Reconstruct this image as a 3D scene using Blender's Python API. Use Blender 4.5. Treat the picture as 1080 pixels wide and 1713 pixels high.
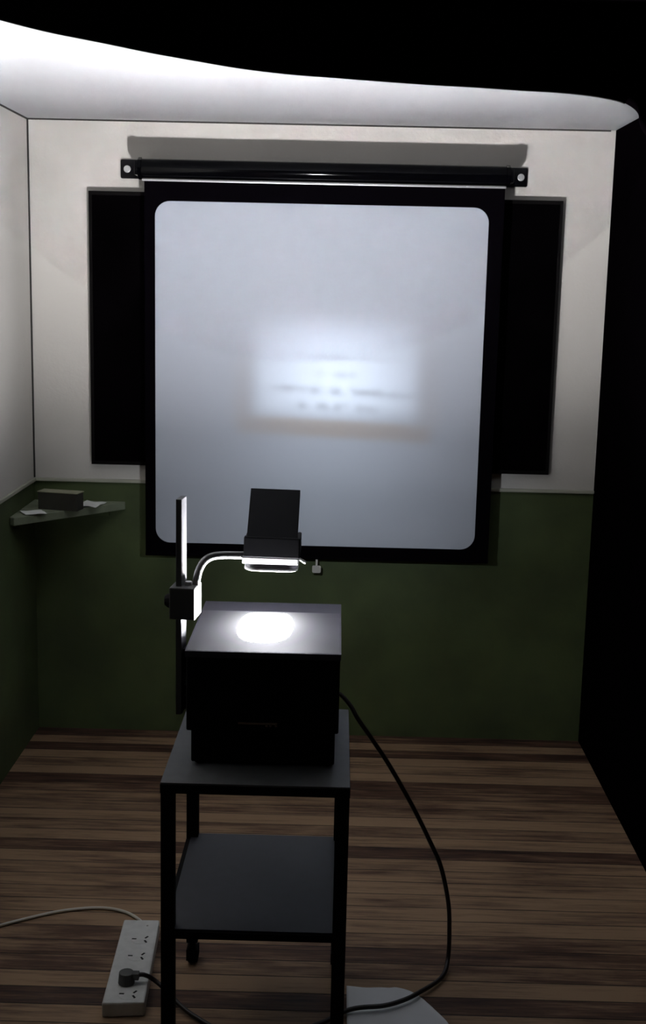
import bpy, bmesh, math, random
from mathutils import Vector, Matrix
for o in list(bpy.data.objects): bpy.data.objects.remove(o)
S = bpy.context.scene
COL = S.collection
random.seed(4)
# ------------------------------------------------------------ camera, world, exposure
EYE = 1.9
PITCH, YAW, ROLL, FPX = 0.1829, -0.0100, 0.0223, 2089.0
fw = Vector((math.sin(YAW)*math.cos(PITCH), math.cos(YAW)*math.cos(PITCH), -math.sin(PITCH)))
rt = Vector((math.cos(YAW), -math.sin(YAW), 0)); up = rt.cross(fw)
r2 = math.cos(ROLL)*rt + math.sin(ROLL)*up; u2 = -math.sin(ROLL)*rt + math.cos(ROLL)*up
cd = bpy.data.cameras.new('camera'); cam = bpy.data.objects.new('camera', cd); COL.objects.link(cam)
M = Matrix((r2, u2, -fw)).transposed().to_4x4(); M.translation = Vector((0, 0, EYE)); cam.matrix_world = M
cd.sensor_fit = 'VERTICAL'; cd.sensor_height = 36; cd.lens = FPX/1713*36; cd.clip_start = .05
S.camera = cam
S.view_settings.view_transform = 'Standard'; S.view_settings.look = 'None'
S.view_settings.exposure = 0.0; S.view_settings.gamma = 1.0; S.view_settings.use_curve_mapping = False
w = bpy.data.worlds.new('world'); S.world = w; w.use_nodes = True
bg = w.node_tree.nodes['Background']; bg.inputs[0].default_value = (.006, .0035, .006, 1); bg.inputs[1].default_value = .5
STAGE_POWER = 1800.0
STAGE_LAMP = 80.0         # the lamp's upward light through the stage (watts)      # radiance of the lamp's hot spot on the glass stage
BEAM_POWER = 70.0        # the beam thrown on the screen by the mirror head

# ------------------------------------------------------------ node helpers
def mat(name, col, rough=.6, metal=0, spec=.5, bump=0, bscale=200, var=0, vscale=3, vcol=None):
    m = bpy.data.materials.new(name); m.use_nodes = True; nt = m.node_tree
    b = nt.nodes['Principled BSDF']
    b.inputs['Base Color'].default_value = (*col, 1); b.inputs['Roughness'].default_value = rough
    b.inputs['Metallic'].default_value = metal; b.inputs['Specular IOR Level'].default_value = spec
    tc = nt.nodes.new('ShaderNodeTexCoord')
    n = nt.nodes.new('ShaderNodeTexNoise'); n.inputs['Scale'].default_value = vscale; n.inputs['Detail'].default_value = 5
    nt.links.new(tc.outputs['Object'], n.inputs['Vector'])
    mx = nt.nodes.new('ShaderNodeMix'); mx.data_type = 'RGBA'
    mx.inputs['A'].default_value = (*col, 1)
    mx.inputs['B'].default_value = (*(vcol or [c*(1-var) for c in col]), 1)
    mr = nt.nodes.new('ShaderNodeMapRange'); mr.inputs['From Min'].default_value = .38; mr.inputs['From Max'].default_value = .68
    nt.links.new(n.outputs['Fac'], mr.inputs['Value']); nt.links.new(mr.outputs[0], mx.inputs['Factor'])
    nt.links.new(mx.outputs['Result'], b.inputs['Base Color'])
    if bump:
        n2 = nt.nodes.new('ShaderNodeTexNoise'); n2.inputs['Scale'].default_value = bscale; n2.inputs['Detail'].default_value = 3
        nt.links.new(tc.outputs['Object'], n2.inputs['Vector'])
        bp = nt.nodes.new('ShaderNodeBump'); bp.inputs['Strength'].default_value = bump; bp.inputs['Distance'].default_value = .003
        nt.links.new(n2.outputs['Fac'], bp.inputs['Height']); nt.links.new(bp.outputs[0], b.inputs['Normal'])
    return m
class NG:
    """small math-node builder"""
    def __init__(s, nt): s.nt = nt
    def m(s, op, a, b=None, c=None, clamp=False):
        n = s.nt.nodes.new('ShaderNodeMath'); n.operation = op; n.use_clamp = clamp
        for i, v in enumerate((a, b, c)):
            if v is None: continue
            if isinstance(v, (int, float)): n.inputs[i].default_value = v
            else: s.nt.links.new(v, n.inputs[i])
        return n.outputs[0]
    def ss(s, v, e0, e1):
        n = s.nt.nodes.new('ShaderNodeMapRange'); n.interpolation_type = 'SMOOTHERSTEP'
        n.inputs['From Min'].default_value = e0; n.inputs['From Max'].default_value = e1
        s.nt.links.new(v, n.inputs['Value']); return n.outputs[0]
    def box(s, u, v, u0, u1, v0, v1, sf):
        a = s.m('MULTIPLY', s.ss(u, u0-sf, u0+sf), s.ss(u, u1+sf, u1-sf))
        b = s.m('MULTIPLY', s.ss(v, v0-sf, v0+sf), s.ss(v, v1+sf, v1-sf))
        return s.m('MULTIPLY', a, b)
    def gauss(s, u, v, cu, cv, su, sv):
        a = s.m('DIVIDE', s.m('SUBTRACT', u, cu), su); b = s.m('DIVIDE', s.m('SUBTRACT', v, cv), sv)
        return s.m('EXPONENT', s.m('MULTIPLY', s.m('ADD', s.m('MULTIPLY', a, a), s.m('MULTIPLY', b, b)), -1.0))

# ------------------------------------------------------------ mesh helpers
LOC = {}
def empty(name, label, cat, loc, group=None):
    o = bpy.data.objects.new(name, None); COL.objects.link(o); o.location = loc; o.empty_display_size = .05
    o['label'] = label; o['category'] = cat
    if group: o['group'] = group
    LOC[o] = Vector(loc); return o
def obj(name, bm, m, parent=None, loc=None, smooth=False, label=None, cat=None, kind=None, bevel=0):
    base = LOC[parent] if parent else Vector((0, 0, 0))
    if loc is None:
        cs = [v.co for v in bm.verts]
        mn = Vector([min(c[i] for c in cs) for i in range(3)]); mxx = Vector([max(c[i] for c in cs) for i in range(3)])
        loc = Vector(((mn.x+mxx.x)/2, (mn.y+mxx.y)/2, mn.z))
    loc = Vector(loc)
    bmesh.ops.translate(bm, verts=bm.verts, vec=-loc)
    bmesh.ops.recalc_face_normals(bm, faces=bm.faces)
    me = bpy.data.meshes.new(name); bm.to_mesh(me); bm.free()
    o = bpy.data.objects.new(name, me); COL.objects.link(o)
    o.location = loc-base
    if parent: o.parent = parent
    LOC[o] = loc
    me.materials.append(m)
    if smooth:
        for p in me.polygons: p.use_smooth = True
    if bevel:
        md = o.modifiers.new('bevel', 'BEVEL'); md.width = bevel; md.segments = 2; md.limit_method = 'ANGLE'; md.harden_normals = False
    if label: o['label'] = label
    if cat: o['category'] = cat
    if kind: o['kind'] = kind
    return o
def box(bm, x0, x1, y0, y1, z0, z1, rot=0, piv=None, mtx=None):
    g = bmesh.ops.create_cube(bm, size=1)
    vs = g['verts']
    bmesh.ops.scale(bm, verts=vs, vec=(x1-x0, y1-y0, z1-z0)); bmesh.ops.translate(bm, verts=vs, vec=((x0+x1)/2, (y0+y1)/2, (z0+z1)/2))
    if rot: bmesh.ops.rotate(bm, verts=vs, cent=piv, matrix=Matrix.Rotation(rot, 3, 'Z'))
    if mtx: bmesh.ops.transform(bm, verts=vs, matrix=mtx)
    return bm
def B(*a, **k): return box(bmesh.new(), *a, **k)
def cyl(bm, p, q, r, r1=None, n=24):
    p = Vector(p); q = Vector(q); d = q-p
    g = bmesh.ops.create_cone(bm, cap_ends=True, segments=n, radius1=r, radius2=r if r1 is None else r1, depth=d.length)
    R = d.to_track_quat('Z', 'Y').to_matrix().to_4x4(); R.translation = (p+q)/2
    bmesh.ops.transform(bm, verts=g['verts'], matrix=R); return bm
def Cy(*a, **k): return cyl(bmesh.new(), *a, **k)
def catmull(pts, n=10):
    P = [Vector(p) for p in pts]; P = [2*P[0]-P[1]]+P+[2*P[-1]-P[-2]]; out = []
    for i in range(1, len(P)-2):
        for k in range(n):
            t = k/n; a, b, c, d = P[i-1], P[i], P[i+1], P[i+2]
            out.append(.5*((2*b)+(c-a)*t+(2*a-5*b+4*c-d)*t*t+(3*b-a-3*c+d)*t**3))
    out.append(P[-2]); return out
def tube(bm, pts, r, n=12):
    rings = []; T = None; N = None
    for i, p in enumerate(pts):
        t = (pts[min(i+1, len(pts)-1)]-pts[max(i-1, 0)]).normalized()
        if N is None: N = t.orthogonal().normalized()
        else: N = (N-t*N.dot(t)).normalized()
        b = t.cross(N)
        rings.append([bm.verts.new(p+r*(math.cos(2*math.pi*k/n)*N+math.sin(2*math.pi*k/n)*b)) for k in range(n)])
    for a, b in zip(rings, rings[1:]):
        for k in range(n): bm.faces.new((a[k], a[(k+1) % n], b[(k+1) % n], b[k]))
    bm.faces.new(rings[0][::-1]); bm.faces.new(rings[-1]); return bm
def prism_xz(bm, outline, y0, y1, hole=None):
    f = [bm.verts.new((x, y0, z)) for x, z in outline]; b = [bm.verts.new((x, y1, z)) for x, z in outline]
    n = len(f)
    for i in range(n): bm.faces.new((f[i], f[(i+1) % n], b[(i+1) % n], b[i]))
    if hole is None: bm.faces.new(f); bm.faces.new(b[::-1])
    else:
        hf = [bm.verts.new((x, y0, z)) for x, z in hole]; hb = [bm.verts.new((x, y1, z)) for x, z in hole]
        for i in range(n):
            j = (i+1) % n
            bm.faces.new((hf[i], hf[j], hb[j], hb[i])); bm.faces.new((f[i], f[j], hf[j], hf[i])); bm.faces.new((b[i], b[j], hb[j], hb[i]))
    return bm
def prism_xy(bm, outline, z0, z1):
    f = [bm.verts.new((x, y, z0)) for x, y in outline]; b = [bm.verts.new((x, y, z1)) for x, y in outline]; n = len(f)
    for i in range(n): bm.faces.new((f[i], f[(i+1) % n], b[(i+1) % n], b[i]))
    bm.faces.new(f[::-1]); bm.faces.new(b); return bm
def rrect(x0, x1, z0, z1, r, n=8):
    o = []
    for cx, cz, a in ((x1-r, z0+r, -90), (x1-r, z1-r, 0), (x0+r, z1-r, 90), (x0+r, z0+r, 180)):
        for k in range(n+1):
            t = math.radians(a+90*k/n); o.append((cx+r*math.cos(t), cz+r*math.sin(t)))
    return o
def sharp(x0, x1, z0, z1, n=8):
    """square outline with the same vertex count as rrect"""
    o = []
    for (cx, cz) in ((x1, z0), (x1, z1), (x0, z1), (x0, z0)): o += [(cx, cz, n)]
    out = []
    for i, (cx, cz, _) in enumerate(o):
        px, pz, _ = o[i-1]; nx, nz, _ = o[(i+1) % 4]; h = n/2; e = .05
        for k in range(n+1):
            if k < h: t = (h-k)/h*e; d = Vector((px-cx, pz-cz)).normalized()
            else: t = (k-h)/h*e; d = Vector((nx-cx, nz-cz)).normalized()
            out.append((cx+d.x*t, cz+d.y*t))
    return out

# ------------------------------------------------------------ the room
D, XL, XR, ZC, ZD = 5.061, -1.2415, 1.0555, 2.5006, 1.0742
wall_white = mat('cream_wall_paint', (.56, .54, .50), .75, var=.10, vscale=1.5, bump=.25, bscale=90)
ceil_white = mat('white_ceiling_paint', (.30, .305, .315), .7, var=.08, vscale=2)
green = mat('green_dado_paint', (.066, .092, .030), .75, var=.35, vscale=4, bump=.3, bscale=60)
dark_joint = mat('dark_joint', (.02, .018, .016), .8)
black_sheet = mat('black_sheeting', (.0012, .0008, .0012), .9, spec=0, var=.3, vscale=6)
fl = bpy.data.materials.new('worn_floorboards'); fl.use_nodes = True
nt = fl.node_tree; g = NG(nt); bs = nt.nodes['Principled BSDF']
tc = nt.nodes.new('ShaderNodeTexCoord'); sx = nt.nodes.new('ShaderNodeSeparateXYZ'); nt.links.new(tc.outputs['Object'], sx.inputs[0])
PW = .082
yy = g.m('DIVIDE', g.m('ADD', sx.outputs['Y'], 10.03), PW); row = g.m('FLOOR', yy); fr = g.m('FRACT', yy)
xx = g.m('ADD', g.m('DIVIDE', sx.outputs['X'], 60.0), g.m('ADD', g.m('MULTIPLY', row, .0), .5)); seg = g.m('FLOOR', xx); fx = g.m('FRACT', xx)
wn = nt.nodes.new('ShaderNodeTexWhiteNoise'); wn.noise_dimensions = '2D'
cb = nt.nodes.new('ShaderNodeCombineXYZ'); nt.links.new(row, cb.inputs[0]); nt.links.new(seg, cb.inputs[1]); nt.links.new(cb.outputs[0], wn.inputs['Vector'])
mp = nt.nodes.new('ShaderNodeMapping'); mp.inputs['Scale'].default_value = (2.2, 34, 1); nt.links.new(tc.outputs['Object'], mp.inputs['Vector'])
ns = nt.nodes.new('ShaderNodeTexNoise'); ns.inputs['Scale'].default_value = 1.6; ns.inputs['Detail'].default_value = 8; ns.inputs['Roughness'].default_value = .7
nt.links.new(mp.outputs[0], ns.inputs['Vector'])
mp2 = nt.nodes.new('ShaderNodeMapping'); mp2.inputs['Scale'].default_value = (1, 4, 1); nt.links.new(tc.outputs['Object'], mp2.inputs['Vector'])
ns2 = nt.nodes.new('ShaderNodeTexNoise'); ns2.inputs['Scale'].default_value = 2.3; ns2.inputs['Detail'].default_value = 6; nt.links.new(mp2.outputs[0], ns2.inputs['Vector'])
tone = g.m('ADD', g.m('MULTIPLY', wn.outputs['Value'], .46), g.m('ADD', g.m('MULTIPLY', ns.outputs['Fac'], 1.15), g.m('MULTIPLY', ns2.outputs['Fac'], .75)))
cr = nt.nodes.new('ShaderNodeValToRGB'); nt.links.new(g.m('MULTIPLY', g.m('SUBTRACT', tone, .66), 1.25), cr.inputs['Fac'])
e = cr.color_ramp.elements; e[0].position = .22; e[0].color = (.020, .008, .006, 1); e[1].position = .9; e[1].color = (.31, .20, .12, 1)
e2 = cr.color_ramp.elements.new(.5); e2.color = (.085, .043, .027, 1)
gap = g.m('MULTIPLY', g.m('MULTIPLY', g.ss(fr, 0, .05), g.ss(fr, 1, .97)), g.m('MULTIPLY', g.ss(fx, 0, .002), g.ss(fx, 1, .998)))
mxg = nt.nodes.new('ShaderNodeMix'); mxg.data_type = 'RGBA'; mxg.inputs['A'].default_value = (.006, .004, .003, 1)
nt.links.new(gap, mxg.inputs['Factor']); nt.links.new(cr.outputs[0], mxg.inputs['B']); nt.links.new(mxg.outputs['Result'], bs.inputs['Base Color'])
bs.inputs['Roughness'].default_value = .62; bs.inputs['Specular IOR Level'].default_value = .3
bp = nt.nodes.new('ShaderNodeBump'); bp.inputs['Distance'].default_value = .004; bp.inputs['Strength'].default_value = .6
nt.links.new(g.m('ADD', gap, g.m('MULTIPLY', ns.outputs['Fac'], .3)), bp.inputs['Height']); nt.links.new(bp.outputs[0], bs.inputs['Normal'])

YB = -1.2      # how far the booth runs back behind the camera
XO = XR+.9
obj('floor', B(XL-.1, XO, YB, D+.1, -.1, 0), fl, loc=(0, 0, 0), kind='structure')
DY = 2.85     # the black drape and the blacked-out ceiling in front of it
obj('ceiling', B(XL-.1, XO, DY+.06, D+.1, ZC, ZC+.1), ceil_white, kind='structure')
obj('ceiling', B(XL-.1, XO, YB, DY+.06, ZC, ZC+.1), black_sheet, kind='structure')
obj('wall_back', B(XL-.1, XO, D, D+.1, ZD, ZC), wall_white, kind='structure')
obj('trim_1', B(XL-.1, XO, D, D+.1, 0, ZD), green, kind='structure')
obj('wall_left', B(XL-.1, XL, YB, D, ZD, ZC), wall_white, kind='structure')
obj('trim_2', B(XL-.1, XL, YB, D, 0, ZD), green, kind='structure')
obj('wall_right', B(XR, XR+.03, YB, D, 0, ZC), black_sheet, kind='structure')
obj('wall_front', B(XL, XR, YB, YB+.03, 0, ZC), black_sheet, kind='structure')
rail = mat('cream_green_rail', (.42, .42, .34), .6, var=.2)
obj('trim_3', B(XL, XR, D-.014, D, ZD-.007, ZD+.007), rail, kind='structure', bevel=.003)
obj('trim_4', B(XL, XL+.012, YB+.03, D-.014, ZD-.008, ZD+.008), rail, kind='structure', bevel=.003)
obj('trim_5', B(XL, XR-.02, D-.004, D, ZC-.0055, ZC), dark_joint, kind='structure')
obj('trim_6', B(XL, XL+.004, YB+.03, D-.004, ZC-.0055, ZC), dark_joint, kind='structure')
obj('trim_7', B(XL, XL+.006, D-.006, D, ZD+.007, ZC-.0055), dark_joint, kind='structure')

# black cloth hung across the front of the booth, its hem a long shallow swag
hem = [(-.868, 2.36), (-.75, 2.335), (-.66, 2.314), (-.583, 2.296), (-.528, 2.281), (-.456, 2.265), (-.374, 2.251), (-.3, 2.238), (-.227, 2.227), (-.163, 2.218), (-.09, 2.211), (-.017, 2.207),
       (.057, 2.203), (.13, 2.1995), (.203, 2.197), (.267, 2.194), (.322, 2.192), (.364, 2.189), (.396, 2.185), (.424, 2.179), (.442, 2.170), (.450, 2.161), (.452, 2.15), (.46, 2.135), (.49, 2.11), (.56, 2.09), (.65, 2.08), (.735, 2.075)]
dr = empty('black_drape', 'black cloth drape hanging from the ceiling in front of the booth, its hem curved', 'drape', (0, DY, 2.0))
Q = DY/2.0
hp = catmull([(x*Q, DY, min(EYE+(z-EYE)*Q, ZC-.006)) for x, z in hem if XL < x*Q < XR], 6)
bm = bmesh.new(); rows = []
for i, p in enumerate(hp):
    colv = []
    for k in range(9):
        t = k/8; z = p.z+(ZC-p.z)*t
        y = DY+.012*t*math.sin(p.x*9+1.3*math.sin(p.x*4))
        colv.append(bm.verts.new((p.x, y, z)))
    rows.append(colv)
for a, b in zip(rows, rows[1:]):
    for k in range(8): bm.faces.new((a[k], b[k], b[k+1], a[k+1]))
o = obj('cloth', bm, black_sheet, dr, smooth=True)
md = o.modifiers.new('thick', 'SOLIDIFY'); md.thickness = .002
obj('hem', tube(bmesh.new(), [p for p in hp if p.x < .43*Q and p.z > 2.1], .0022, 8), mat('hem_binding', (.004, .0035, .004), .6, spec=.15), dr, smooth=True)

# ------------------------------------------------------------ chalkboard and roller screen
bb_m = mat('blackboard_paint', (.0012, .0009, .0012), .9, spec=0, var=.5, vscale=5)
cb_ = empty('chalkboard', 'wide black chalkboard fixed to the cream wall behind the pull-down screen', 'chalkboard', (-.068, D-.02, 1.145))
obj('writing_surface', B(-.985, .85, D-.026, D-.0005, 1.160, 2.213), bb_m, cb_)
fm = mat('blackboard_frame', (.0035, .003, .003), .8, spec=.05)
bm = bmesh.new()
box(bm, -.998, .862, D-.03, D-.0005, 2.213, 2.228); box(bm, -.998, .862, D-.03, D-.0005, 1.145, 1.160)
box(bm, -.998, -.985, D-.03, D-.0005, 1.160, 2.213); box(bm, .85, .862, D-.03, D-.0005, 1.160, 2.213)
obj('frame', bm, fm, cb_)

SY = 4.925
sc = empty('projection_screen', 'white pull-down roller screen with black border hanging over the chalkboard', 'projection screen', (-.07, SY, .78))
black_gloss = mat('black_enamel', (.001, .001, .0015), .1, spec=.1)
black_fab = mat('screen_black_border', (.0013, .001, .0016), .9, spec=0)
scr_white = mat('matt_white_screen', (.355, .382, .43), .85, spec=.1)
x0, x1, z0, z1 = -.762, .619, .797, 2.262
X0, X1, Z0, Z1 = -.721, .562, .849, 2.189
obj('border', prism_xz(bmesh.new(), sharp(x0, x1, z0, z1), SY, SY+.002, rrect(X0, X1, Z0, Z1, .058)), black_fab, sc)
obj('picture_area', prism_xz(bmesh.new(), rrect(X0, X1, Z0, Z1, .058), SY, SY+.002), scr_white, sc, label='matt white picture area with rounded corners')
TZ, TY = 2.309, 4.935
obj('roller_case', Cy((-.772, TY, TZ), (.622, TY, TZ), .036, n=40), black_gloss, sc, smooth=False, bevel=.001)
for p in bpy.data.objects['roller_case'].data.polygons: p.use_smooth = len(p.vertices) < 6
for s in (-1, 1):
    xa, xb = (-.785, -.772) if s < 0 else (.622, .636)
    obj('end_cap', Cy((xa, TY, TZ), (xb, TY, TZ), .0415, n=8), black_gloss, sc, bevel=.001)
    if s < 0: tx0, tx1, ax0, ax1 = -.874, -.79, -.797, -.785
    else: tx0, tx1, ax0, ax1 = .645, .720, .636, .648
    b_ = obj('bracket', prism_xz(bmesh.new(), rrect(tx0, tx1, 2.279, 2.351, .006, 4), D-.008, D-.0005), black_gloss, sc)
    obj('bracket_arm', B(ax0, ax1, TY-.03, D-.008, 2.283, 2.334), black_gloss, b_, bevel=.0015)
    xs = -.848 if s < 0 else .694
    sb = Cy((xs, D-.014, 2.315), (xs, D-.008, 2.315), .014, .014, 20)
    obj('screw', sb, mat('zinc_screw', (.6, .6, .6), .45, metal=.6), b_, bevel=.002)
steel = mat('brushed_slat', (.62, .62, .63), .35, metal=.8)
bm = bmesh.new()
box(bm, -.77, .622, SY-.008, SY+.006, 2.2615, 2.270)
obj('slat', bm, steel, sc, bevel=.002, label='bright metal slat under the black case')
bm = Cy((x0, SY+.001, .80), (x1, SY+.001, .80), .0065, n=16)
obj('bottom_bar', bm, black_fab, sc)
bm = bmesh.new(); prism_xz(bm, rrect(-.088, -.053, .738, .768, .006, 4), SY-.002, SY+.003); box(bm, -.0745, -.0665, SY-.001, SY+.001, .765, .798)
obj('pull_tab', bm, mat('grey_plastic', (.34, .33, .3), .5), sc)

# ------------------------------------------------------------ corner shelf and what lies on it
shelf_m = mat('grey_green_shelf', (.22, .25, .17), .6, var=.4, vscale=12)
cs = empty('corner_shelf', 'small triangular grey-green shelf in the left corner below the dado line', 'shelf', (XL+.1, D-.1, .94))
tri = [(XL, 4.665), (XL+.02, 4.655), (-.866, D-.006), (-.866, D), (XL, D)]
obj('shelf_board', prism_xy(bmesh.new(), tri, .955, .988), shelf_m, cs, bevel=.003)
bm = bmesh.new(); box(bm, XL, XL+.022, 4.72, D, .93, .955); box(bm, XL+.022, -.93, D-.022, D, .93, .955)
obj('batten', bm, green, cs)
wb = mat('dark_stained_box', (.03, .028, .02), .6, var=.4, vscale=14)
bm = bmesh.new(); R6 = Matrix.Translation((-1.088, 4.86, 0)) @ Matrix.Rotation(math.radians(-12), 4, 'Z')
bx = empty('wooden_box', 'small dark box with a pale rim standing on the corner shelf', 'box', (-1.10, 4.86, .988))
for a in ((-.083, .083, -.03, -.024, 0, .068), (-.083, .083, .024, .03, 0, .068), (-.083, -.077, -.024, .024, 0, .068), (.077, .083, -.024, .024, 0, .068), (-.077, .077, -.024, .024, 0, .008)):
    box(bm, a[0], a[1], a[2], a[3], a[4]+.988, a[5]+.988, mtx=R6)
obj('tray', bm, wb, bx, bevel=.001)
bm = bmesh.new(); box(bm, -.086, .086, -.033, .033, 1.056, 1.060, mtx=R6)
obj('lid', bm, mat('pale_lid', (.30, .30, .2), .6, var=.3), bx, bevel=.001, label='pale lid edge')
pap = mat('shelf_paper', (.85, .87, .84), .7, var=.15, vscale=10)
def sheet(bm, x0, x1, y0, y1, z, rot, n=10, amp=.003, th=.002):
    R = Matrix.Translation(((x0+x1)/2, (y0+y1)/2, z)) @ Matrix.Rotation(rot, 4, 'Z'); w2, h2 = (x1-x0)/2, (y1-y0)/2
    G = []
    for i in range(n+1):
        for k in range(n+1):
            u, v = -1+2*i/n, -1+2*k/n
            G.append(bm.verts.new(R @ Vector((u*w2, v*h2, amp*(1+math.sin(3*u+2*v)*math.cos(2.3*v-u))*.5+th))))
    for i in range(n):
        for k in range(n):
            a = i*(n+1)+k; bm.faces.new((G[a], G[a+n+1], G[a+n+2], G[a+1]))
    return bm
o = obj('paper_note', sheet(bmesh.new(), -1.215, -1.13, 4.715, 4.80, .9885, .5), pap, label='pale loose paper at the left end of the corner shelf, left of the box', cat='paper')
o.modifiers.new('t', 'SOLIDIFY').thickness = .001
o = obj('paper_note', sheet(bmesh.new(), -1.03, -.945, 4.90, 5.02, .9885, -.2, amp=.006), pap, label='pale loose paper at the right end of the corner shelf, right of the box', cat='paper')
o.modifiers.new('t', 'SOLIDIFY').thickness = .001

# ------------------------------------------------------------ trolley
tr = empty('projector_trolley', 'black square-legged trolley with grey shelf under the overhead projector', 'trolley', (-.17, 2.97, 0))
tb = mat('trolley_black_steel', (.0022, .0016, .0022), .7, spec=.08)
lam = mat('grey_laminate', (.024, .025, .034), .55, var=.15, vscale=30)
lamt = mat('grey_tabletop_laminate', (.062, .066, .07), .5, var=.15, vscale=30)
TX0, TX1, TY0, TY1, TZ1 = -.388, .049, 2.712, 3.245, .755
bm = B(TX0, TX1, TY0, TY1, TZ1-.004, TZ1)
obj('tabletop', bm, lamt, tr, label='grey laminate top')
bm = B(TX0-.001, TX1+.001, TY0-.001, TY1+.001, TZ1-.026, TZ1-.004)
obj('top_frame', bm, tb, tr, bevel=.001)
LW = .032
for ax in (TX0, TX1-LW):
    for ay in (TY0, TY1-LW):
        l = obj('leg', B(ax, ax+LW, ay, ay+LW, .07, TZ1-.026), tb, tr, bevel=.002)
        cx, cy = ax+LW/2, ay+LW/2
        bm = Cy((cx, cy, .045), (cx, cy, .07), .009); box(bm, cx-.016, cx-.0125, cy-.015, cy+.03, .015, .047); box(bm, cx+.0125, cx+.016, cy-.015, cy+.03, .015, .047)
        cyl(bm, (cx-.0125, cy+.012, .025), (cx+.0125, cy+.012, .025), .025)
        obj('caster', bm, tb, l)
SZ = .387
obj('lower_shelf', B(TX0+.012, TX1-.012, TY0+.006, TY1-.006, SZ-.004, SZ), lam, tr, label='blue-grey laminate lower shelf')
bm = bmesh.new()
box(bm, TX0+LW, TX1-LW, TY0, TY0+.02, SZ-.022, SZ-.004); box(bm, TX0+LW, TX1-LW, TY1-.02, TY1, SZ-.022, SZ-.004)
box(bm, TX0, TX0+.02, TY0+LW, TY1-LW, SZ-.022, SZ-.004); box(bm, TX1-.02, TX1, TY0+LW, TY1-LW, SZ-.022, SZ-.004)
obj('shelf_frame', bm, tb, tr)

# ------------------------------------------------------------ overhead projector
pj = empty('overhead_projector', 'black overhead projector with glowing stage and raised mirror head on the trolley', 'overhead projector', (-.16, 3.03, TZ1))
pb = mat('projector_black', (.002, .0018, .003), .7, spec=.06)
hb = mat('head_black', (.010, .010, .012), .7, spec=.1)
body = obj('housing', B(-.341, .020, 2.812, 3.25, .845, 1.030), pb, pj, bevel=.004)
bm = B(-.331, .012, 2.826, 3.235, .762, .845)
obj('base', bm, pb, pj, bevel=.004)
for fx_ in (-.31, -.01):
    for fy_ in (2.85, 3.21): obj('foot', Cy((fx_, fy_, TZ1), (fx_, fy_, .762), .014), pb, pj)
bm = bmesh.new(); box(bm, -.218, -.125, 2.808, 2.812, .866, .871)
obj('latch_strip', bm, mat('chrome', (.7, .7, .7), .2, metal=1), pj, label='thin chrome latch strip')
for cx in (-.150, -.141, -.128): obj('stud', Cy((cx, 2.806, .864), (cx, 2.812, .864), .0032, n=16), bpy.data.materials['chrome'], pj, label='small shiny stud')
bm = B(-.305, -.06, 2.818, 2.826, .832, .842)
obj('lip', bm, pb, pj, bevel=.001)
# stage: frame plate and the lit glass
px0, px1, py0, py1 = -.343, .022, 2.800, 3.262
plate_m = mat('stage_grey', (.024, .023, .031), .6, spec=.15, var=.15, vscale=30, bump=.2, bscale=300)
gx0, gx1, gy0, gy1 = -.339, .018, 2.805, 3.165
bm = bmesh.new()
box(bm, px0, px1, py0, gy0, 1.030, 1.045); box(bm, px0, px1, gy1, py1, 1.030, 1.045); box(bm, px0, gx0, gy0, gy1, 1.030, 1.045); box(bm, gx1, px1, gy0, gy1, 1.030, 1.045)
obj('stage_frame', bm, plate_m, pj)
gm = bpy.data.materials.new('lit_fresnel_glass'); gm.use_nodes = True; nt = gm.node_tree; g = NG(nt); bs = nt.nodes['Principled BSDF']
bs.inputs['Base Color'].default_value = (.010, .010, .013, 1); bs.inputs['Roughness'].default_value = .55; bs.inputs['Specular IOR Level'].default_value = .3
tc = nt.nodes.new('ShaderNodeTexCoord'); sx = nt.nodes.new('ShaderNodeSeparateXYZ'); nt.links.new(tc.outputs['Object'], sx.inputs[0])
# local coordinates: origin at the centre of the glass
gcx, gcy = (gx0+gx1)/2, (gy0+gy1)/2
HX, HY = -.168, 3.045     # centre of the lamp's hot spot (world)
U = g.m('SUBTRACT', sx.outputs['X'], HX-gcx); V = g.m('SUBTRACT', sx.outputs['Y'], HY-gcy)
au = g.m('DIVIDE', g.m('ABSOLUTE', U), .070); av = g.m('DIVIDE', g.m('ABSOLUTE', g.m('ADD', V, .02)), .145)
sup = g.m('ADD', g.m('POWER', au, 2.6), g.m('POWER', av, 2.6))
core = g.m('MULTIPLY', g.ss(sup, 1.0, .9), g.ss(V, .105, .098))
rad = g.m('SQRT', g.m('ADD', g.m('MULTIPLY', U, U), g.m('MULTIPLY', g.m('MULTIPLY', V, V), .35)))
halo = g.m('ADD', g.m('MULTIPLY', g.m('EXPONENT', g.m('MULTIPLY', g.m('SUBTRACT', rad, .065), -34.0)), 1.0), .0)
st = g.m('ADD', g.m('MULTIPLY', g.m('MULTIPLY', core, STAGE_POWER), g.m('ADD', g.m('MULTIPLY', g.gauss(U, V, 0, -.01, .035, .06), .84), .16)), halo)
bs.inputs['Emission Color'].default_value = (.96, .96, 1.0, 1); nt.links.new(st, bs.inputs['Emission Strength'])
obj('stage_glass', B(gx0, gx1, gy0, gy1, 1.032, 1.0455), gm, pj, label='frosted glass stage glowing white')
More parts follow.
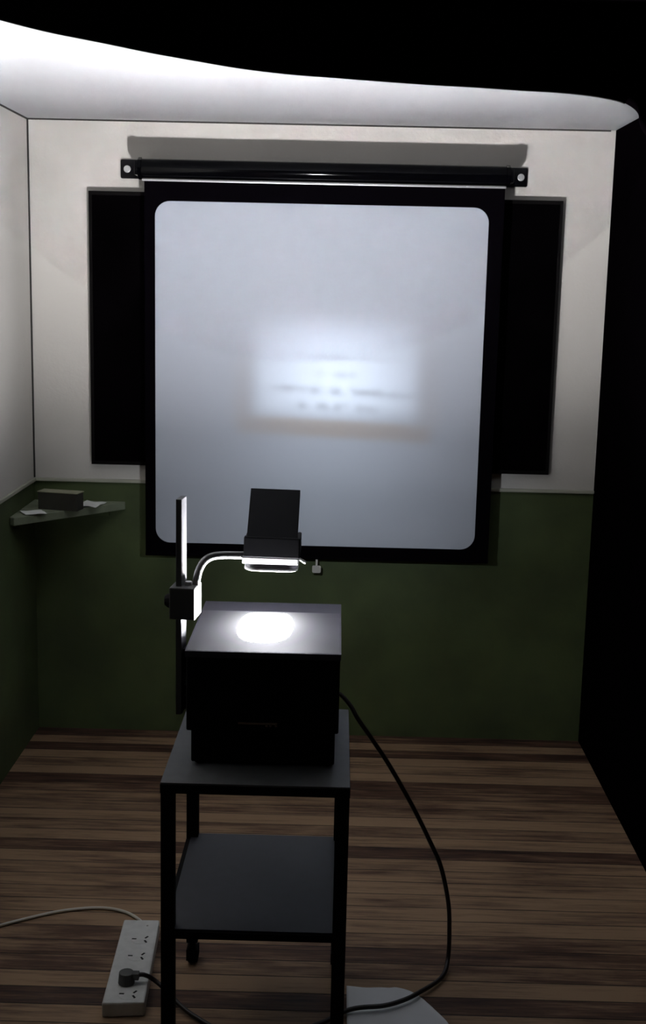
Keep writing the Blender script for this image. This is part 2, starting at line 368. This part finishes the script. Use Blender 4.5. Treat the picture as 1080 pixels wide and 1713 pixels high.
# post, clamp, knob
RA = math.radians(-6); PV = Vector((-.365, 2.91, 0))
obj('post', B(-.3725, -.3585, 2.885, 2.938, .858, 1.388, rot=RA, piv=PV), mat('post_black', (.022, .022, .024), .35), pj, bevel=.001)
for za, zb in ((.87, .93), (.96, 1.02)): obj('post_mount', B(-.360, -.341, 2.895, 2.93, za, zb), pb, pj)
obj('clamp', B(-.385, -.323, 2.868, 2.945, 1.100, 1.178, rot=RA, piv=PV), mat('clamp_grey', (.014, .014, .015), .5), pj, bevel=.003)
bm = Cy((-.398, 2.905, 1.138), (-.384, 2.903, 1.138), .016, .022, 12); cyl(bm, (-.404, 2.905, 1.138), (-.398, 2.905, 1.138), .012, .016, 12)
obj('knob', bm, pb, pj, bevel=.001)
ap = catmull([(-.330, 2.91, 1.172), (-.328, 2.912, 1.19), (-.323, 2.916, 1.212), (-.312, 2.92, 1.232), (-.295, 2.926, 1.243), (-.270, 2.935, 1.2455), (-.240, 2.944, 1.2445), (-.214, 2.95, 1.2435)], 6)
obj('arm', tube(bmesh.new(), ap, .0092, 16), mat('satin_arm', (.16, .16, .16), .3, metal=.7), pj, smooth=True)
bm = Cy((-.347, 2.905, 1.178), (-.347, 2.905, 1.186), .008); obj('screw', bm, bpy.data.materials['zinc_screw'], pj)
# head: lens block, lens, mirror flap
TI = Matrix.Translation((-.15, 3.0, 1.27)) @ Matrix.Rotation(math.radians(.8), 4, 'Y') @ Matrix.Translation((.15, -3.0, -1.27))
bm = bmesh.new(); box(bm, -.2175, -.0825, 2.925, 2.945, 1.243, 1.293, mtx=TI); box(bm, -.2175, -.0825, 2.945, 3.06, 1.243, 1.262, mtx=TI)
box(bm, -.2175, -.208, 2.945, 3.05, 1.262, 1.285, mtx=TI); box(bm, -.092, -.0825, 2.945, 3.05, 1.262, 1.285, mtx=TI)
obj('head_block', bm, hb, pj, bevel=.003)
lensgrey = mat('lens_mount_white', (.55, .55, .56), .5)
bm = bmesh.new(); g_ = box(bm, -.221, -.086, 2.926, 3.055, 1.2265, 1.243)
for v in bm.verts:
    if v.co.z < 1.235 and v.co.y < 2.99: v.co.y += .003
bmesh.ops.transform(bm, verts=bm.verts, matrix=TI)
mt = obj('lens_mount', bm, lensgrey, pj, bevel=.002)
def plate(x0, x1, y0, y1, z0, z1, r, m, name, **k):
    bm = prism_xy(bmesh.new(), rrect(x0, x1, y0, y1, r), z0, z1); bmesh.ops.transform(bm, verts=bm.verts, matrix=TI); return obj(name, bm, m, pj, **k)
plate(-.214, -.088, 2.934, 3.056, 1.2155, 1.2265, .02, mat('lens_barrel_grey', (.07, .07, .075), .6), 'lens_barrel')
plate(-.217, -.086, 2.930, 3.06, 1.2085, 1.2145, .03, lensgrey, 'lens_ring', bevel=.002)
plate(-.205, -.096, 2.940, 3.048, 1.2070, 1.2088, .02, mat('lens_glass', (.08, .08, .09), .05, spec=.8), 'lens')
bm = Cy((-.084, 2.935, 1.241), (-.068, 2.93, 1.233), .0035, n=10); obj('lever', bm, lensgrey, pj)
# flap: leans towards the screen, mirror on its underside
flap_base = Vector((-.150, 2.932, 1.286)); ang = math.radians(43)
FM = Matrix.Translation(flap_base) @ Matrix.Rotation(math.radians(.8), 4, 'Y') @ Matrix.Rotation(ang-math.pi/2, 4, 'X')
bm = bmesh.new(); box(bm, -.061, .061, -.004, .004, 0, .152, mtx=FM)
box(bm, -.061, -.057, .004, .012, 0, .152, mtx=FM); box(bm, .057, .061, .004, .012, 0, .152, mtx=FM)
fo = obj('mirror_flap', bm, hb, pj, bevel=.001)
bm = bmesh.new(); box(bm, -.055, .055, .0041, .006, .006, .148, mtx=FM)
obj('mirror', bm, mat('mirror_glass', (.75, .76, .78), .03, metal=1), fo)

# the projector's lamp shining up through the stage
ll = bpy.data.lights.new('stage_lamp', 'AREA'); lo2 = bpy.data.objects.new('stage_lamp', ll); COL.objects.link(lo2)
ll.shape = 'ELLIPSE'; ll.size = .07; ll.size_y = .12; ll.energy = STAGE_LAMP; ll.spread = math.radians(166); ll.color = (.98, .98, 1.0)
lo2.rotation_euler = (math.pi, 0, 0); lo2.location = Vector((HX, HY-.01, 1.048))-LOC[pj]; lo2.parent = pj
# the beam that the head throws on the screen: a spot with the blurred slide in it
LX, LY, LZ = -.150, 3.085, 1.325
ld = bpy.data.lights.new('projector_beam', 'SPOT'); lo = bpy.data.objects.new('projector_beam', ld); COL.objects.link(lo)
lo.location = Vector((LX, LY, LZ))-LOC[pj]; lo.rotation_euler = (math.radians(90), 0, 0); lo.parent = pj
ld.energy = BEAM_POWER; ld.spot_size = math.radians(66); ld.spot_blend = .6; ld.shadow_soft_size = .008
ld.use_nodes = True; nt = ld.node_tree; g = NG(nt); em = nt.nodes['Emission']
tc = nt.nodes.new('ShaderNodeTexCoord'); sx = nt.nodes.new('ShaderNodeSeparateXYZ'); nt.links.new(tc.outputs['Normal'], sx.inputs[0])
W = g.m('ABSOLUTE', sx.outputs['Z'])
u = g.m('DIVIDE', sx.outputs['X'], W); v = g.m('DIVIDE', sx.outputs['Y'], W)
dist = SY-LY
def uu(x): return (x-LX)/dist
def vv(z): return (z-LZ)/dist
def gau(x, z, sx_, sz_, a): return g.m('MULTIPLY', g.gauss(u, v, uu(x), vv(z), sx_/dist, sz_/dist), a)
base = g.m('ADD', gau(-.05, .95, .90, .42, .60), gau(.0, 1.40, .40, .36, .85))
bright = g.m('MULTIPLY', g.box(u, v, uu(-.33), uu(.31), vv(1.375), vv(1.75), .06/dist), g.m('ADD', gau(-.01, 1.53, .29, .22, 2.7), .12))
slant = g.m('ADD', v, g.m('MULTIPLY', u, .035))
def line(z, x0, x1, h, a):
    return g.m('MULTIPLY', g.box(u, slant, uu(x0), uu(x1), vv(z-h), vv(z+h), .015/dist), a)
nz = nt.nodes.new('ShaderNodeTexNoise'); nz.inputs['Scale'].default_value = 42; nz.inputs['Detail'].default_value = 1
cb = nt.nodes.new('ShaderNodeCombineXYZ'); nt.links.new(u, cb.inputs[0]); nt.links.new(g.m('MULTIPLY', v, .7), cb.inputs[1]); nt.links.new(cb.outputs[0], nz.inputs['Vector'])
txt = g.m('MULTIPLY', g.m('ADD', g.m('ADD', line(1.612, -.26, .24, .010, .42), line(1.545, -.09, .08, .010, .40)),
                          g.m('ADD', line(1.478, -.26, .29, .013, .50), line(1.415, -.16, .16, .013, .45))), g.ss(nz.outputs['Fac'], .30, .62))
tot = g.m('MULTIPLY', g.m('ADD', base, bright), g.m('SUBTRACT', 1.0, txt))
# brownish printed frame of the slide: bottom bar and soft side bars
bar = g.m('MAXIMUM', g.box(u, slant, uu(-.40), uu(.37), vv(1.296), vv(1.362), .016/dist),
          g.m('MAXIMUM', g.m('MULTIPLY', g.box(u, v, uu(-.41), uu(-.35), vv(1.34), vv(1.60), .035/dist), .8),
              g.m('MULTIPLY', g.box(u, v, uu(.33), uu(.40), vv(1.33), vv(1.75), .05/dist), .5)))
bar = g.m('MULTIPLY', bar, g.m('ADD', g.m('MULTIPLY', nz.outputs['Fac'], .45), .55))
mxc = nt.nodes.new('ShaderNodeMix'); mxc.data_type = 'RGBA'; mxc.inputs['A'].default_value = (.84, .91, 1.0, 1); mxc.inputs['B'].default_value = (.90, .66, .42, 1)
nt.links.new(g.m('MULTIPLY', bar, 1.1), mxc.inputs['Factor'])
nt.links.new(mxc.outputs['Result'], em.inputs['Color']); nt.links.new(g.m('MULTIPLY', tot, g.m('SUBTRACT', 1.0, g.m('MULTIPLY', bar, .25))), em.inputs['Strength'])

# ------------------------------------------------------------ power lead of the projector
cord_m = mat('black_rubber_lead', (.008, .004, .004), .5)
cp = catmull([(-.02, 3.262, .80), (.02, 3.275, .79), (.052, 3.265, .762), (.075, 3.252, .727), (.114, 3.25, .672), (.166, 3.25, .594), (.234, 3.25, .476), (.287, 3.25, .371), (.318, 3.25, .301), (.342, 3.25, .20), (.349, 3.25, .121),
              (.348, 3.24, .03), (.325, 3.17, .012), (.257, 3.083, .017), (.21, 3.041, .018), (.158, 3.014, .018), (.071, 2.999, .014), (-.03, 2.93, .0065), (-.20, 2.875, .0065), (-.34, 2.96, .010), (-.44, 3.058, .035), (-.478, 3.056, .062), (-.505, 3.052, .064)], 8)
pc = empty('power_cord', 'thick dark cord looping from the projector down to the floor right of the trolley', 'cord', (.1, 3.0, 0))  # the projector's own mains lead, plugged into the strip
obj('lead', tube(bmesh.new(), cp, .0062, 10), cord_m, pc, smooth=True)
bm = Cy((-.528, 3.050, .0425), (-.528, 3.050, .074), .0225, .0195, 24); box(bm, -.520, -.494, 3.041, 3.061, .054, .073)
obj('plug', bm, mat('grey_plug', (.05, .05, .048), .5), pc, bevel=.002)

# ------------------------------------------------------------ power strip
sw = mat('white_strip_plastic', (.66, .67, .66), .5, var=.12, vscale=40)
ps = empty('power_strip', 'white four-outlet power strip on the floor left of the trolley', 'power strip', (-.53, 3.17, 0))
tl, trr, brr, bl = Vector((-.592, 3.385)), Vector((-.487, 3.388)), Vector((-.466, 2.962)), Vector((-.576, 2.952))
o = obj('strip_body', prism_xy(bmesh.new(), [tl, bl, brr, trr], 0, .042), sw, ps, bevel=.005)
hole_m = mat('socket_slot', (.006, .006, .006), .8)
def strip_pt(s, t):   # s across 0..1, t from far end to near end
    a = tl.lerp(trr, s); b = bl.lerp(brr, s); return a.lerp(b, t)
ax = (bl-tl).normalized(); an = math.atan2(ax.y, ax.x)
for t in (.26, .47, .685, .91):
    c = strip_pt(.60, t)
    if t == .685: continue
    so = obj('socket', Cy((c.x-.003, c.y, .0415), (c.x-.003, c.y, .0426), .026, n=28), sw, ps)
    for (dx, dy, r) in ((.014, .010, -.55), (.014, -.012, .55), (-.020, 0, math.pi/2)):
        R = Matrix.Translation((c.x, c.y, .0427)) @ Matrix.Translation((dx, dy, 0)) @ Matrix.Rotation(r, 4, 'Z')
        obj('slot', B(-.0027, .0027, -.0065, .0065, -.0008, .0004, mtx=R), hole_m, so, label='dark socket slot')
c = strip_pt(.5, .08); bm = Cy((c.x+.02, c.y, .0415), (c.x+.02, c.y, .0432), .003, n=12); obj('indicator', bm, mat('lens_indicator', (.5, .45, .42), .3), ps)
wc = catmull([(-.537, 3.386, .02), (-.54, 3.41, .013), (-.556, 3.445, .008), (-.596, 3.487, .006), (-.645, 3.51, .006), (-.70, 3.515, .006), (-.76, 3.503, .006), (-.822, 3.48, .006), (-.9, 3.435, .006), (-.96, 3.395, .006), (-1.05, 3.33, .006), (-1.17, 3.22, .006)], 8)
obj('strip_cord', tube(bmesh.new(), wc, .0046, 10), mat('white_cord', (.60, .58, .52), .5), ps, smooth=True, label='white cord curving away to the left')

# ------------------------------------------------------------ printed sheet on the floor
pm = bpy.data.materials.new('printed_plastic'); pm.use_nodes = True; nt = pm.node_tree; g = NG(nt); bs = nt.nodes['Principled BSDF']
tc = nt.nodes.new('ShaderNodeTexCoord'); sx = nt.nodes.new('ShaderNodeSeparateXYZ'); nt.links.new(tc.outputs['Object'], sx.inputs[0])
nn = nt.nodes.new('ShaderNodeTexNoise'); nn.inputs['Scale'].default_value = 20
mp = nt.nodes.new('ShaderNodeMapping'); mp.inputs['Scale'].default_value = (9, 1.2, 1); nt.links.new(tc.outputs['Object'], mp.inputs['Vector']); nt.links.new(mp.outputs[0], nn.inputs['Vector'])
pr = g.m('MULTIPLY', g.ss(nn.outputs['Fac'], .48, .60), g.box(sx.outputs['X'], sx.outputs['Y'], -.06, .09, -.16, -.02, .02))
mx = nt.nodes.new('ShaderNodeMix'); mx.data_type = 'RGBA'; mx.inputs['A'].default_value = (.82, .84, .86, 1); mx.inputs['B'].default_value = (.35, .37, .38, 1)
nt.links.new(pr, mx.inputs['Factor']); nt.links.new(mx.outputs['Result'], bs.inputs['Base Color']); bs.inputs['Roughness'].default_value = .45
bm = bmesh.new(); n = 36; G = {}
def inside(x, y):
    return x < .335-.6*max(0, y-2.93) and (x+.35*(y-3.09)*0) < .335
xa, xb, ya, yb = .062, .31, 2.79, 3.125
for i in range(n+1):
    for k in range(n+1):
        u_, v_ = i/n, k/n
        ye = yb-.0-.10*max(0, (u_-.62)/.38)**1.6
        xe = xb-.02*math.sin(v_*7)
        x = xa+(xe-xa)*u_; y = ya+(ye-ya)*v_
        z = .0012+.0022*(1+math.sin(11*u_+5*v_)*math.sin(4*u_-9*v_+1))+.003*math.exp(-((u_-.42-.5*(v_-.7))/.05)**2)
        z = min(z, .004) if (abs(y-3.01-.15*(x-.1)) < .03) else z
        G[i, k] = bm.verts.new((x, y, z))
for i in range(n):
    for k in range(n): bm.faces.new((G[i, k], G[i+1, k], G[i+1, k+1], G[i, k+1]))
o = obj('paper_sheet', bm, pm, smooth=True, loc=(.155, 2.93, 0), label='crumpled pale sheet with grey print lying on the floor under the power cord', cat='paper')
md = o.modifiers.new('t', 'SOLIDIFY'); md.thickness = .0008; md.offset = 0
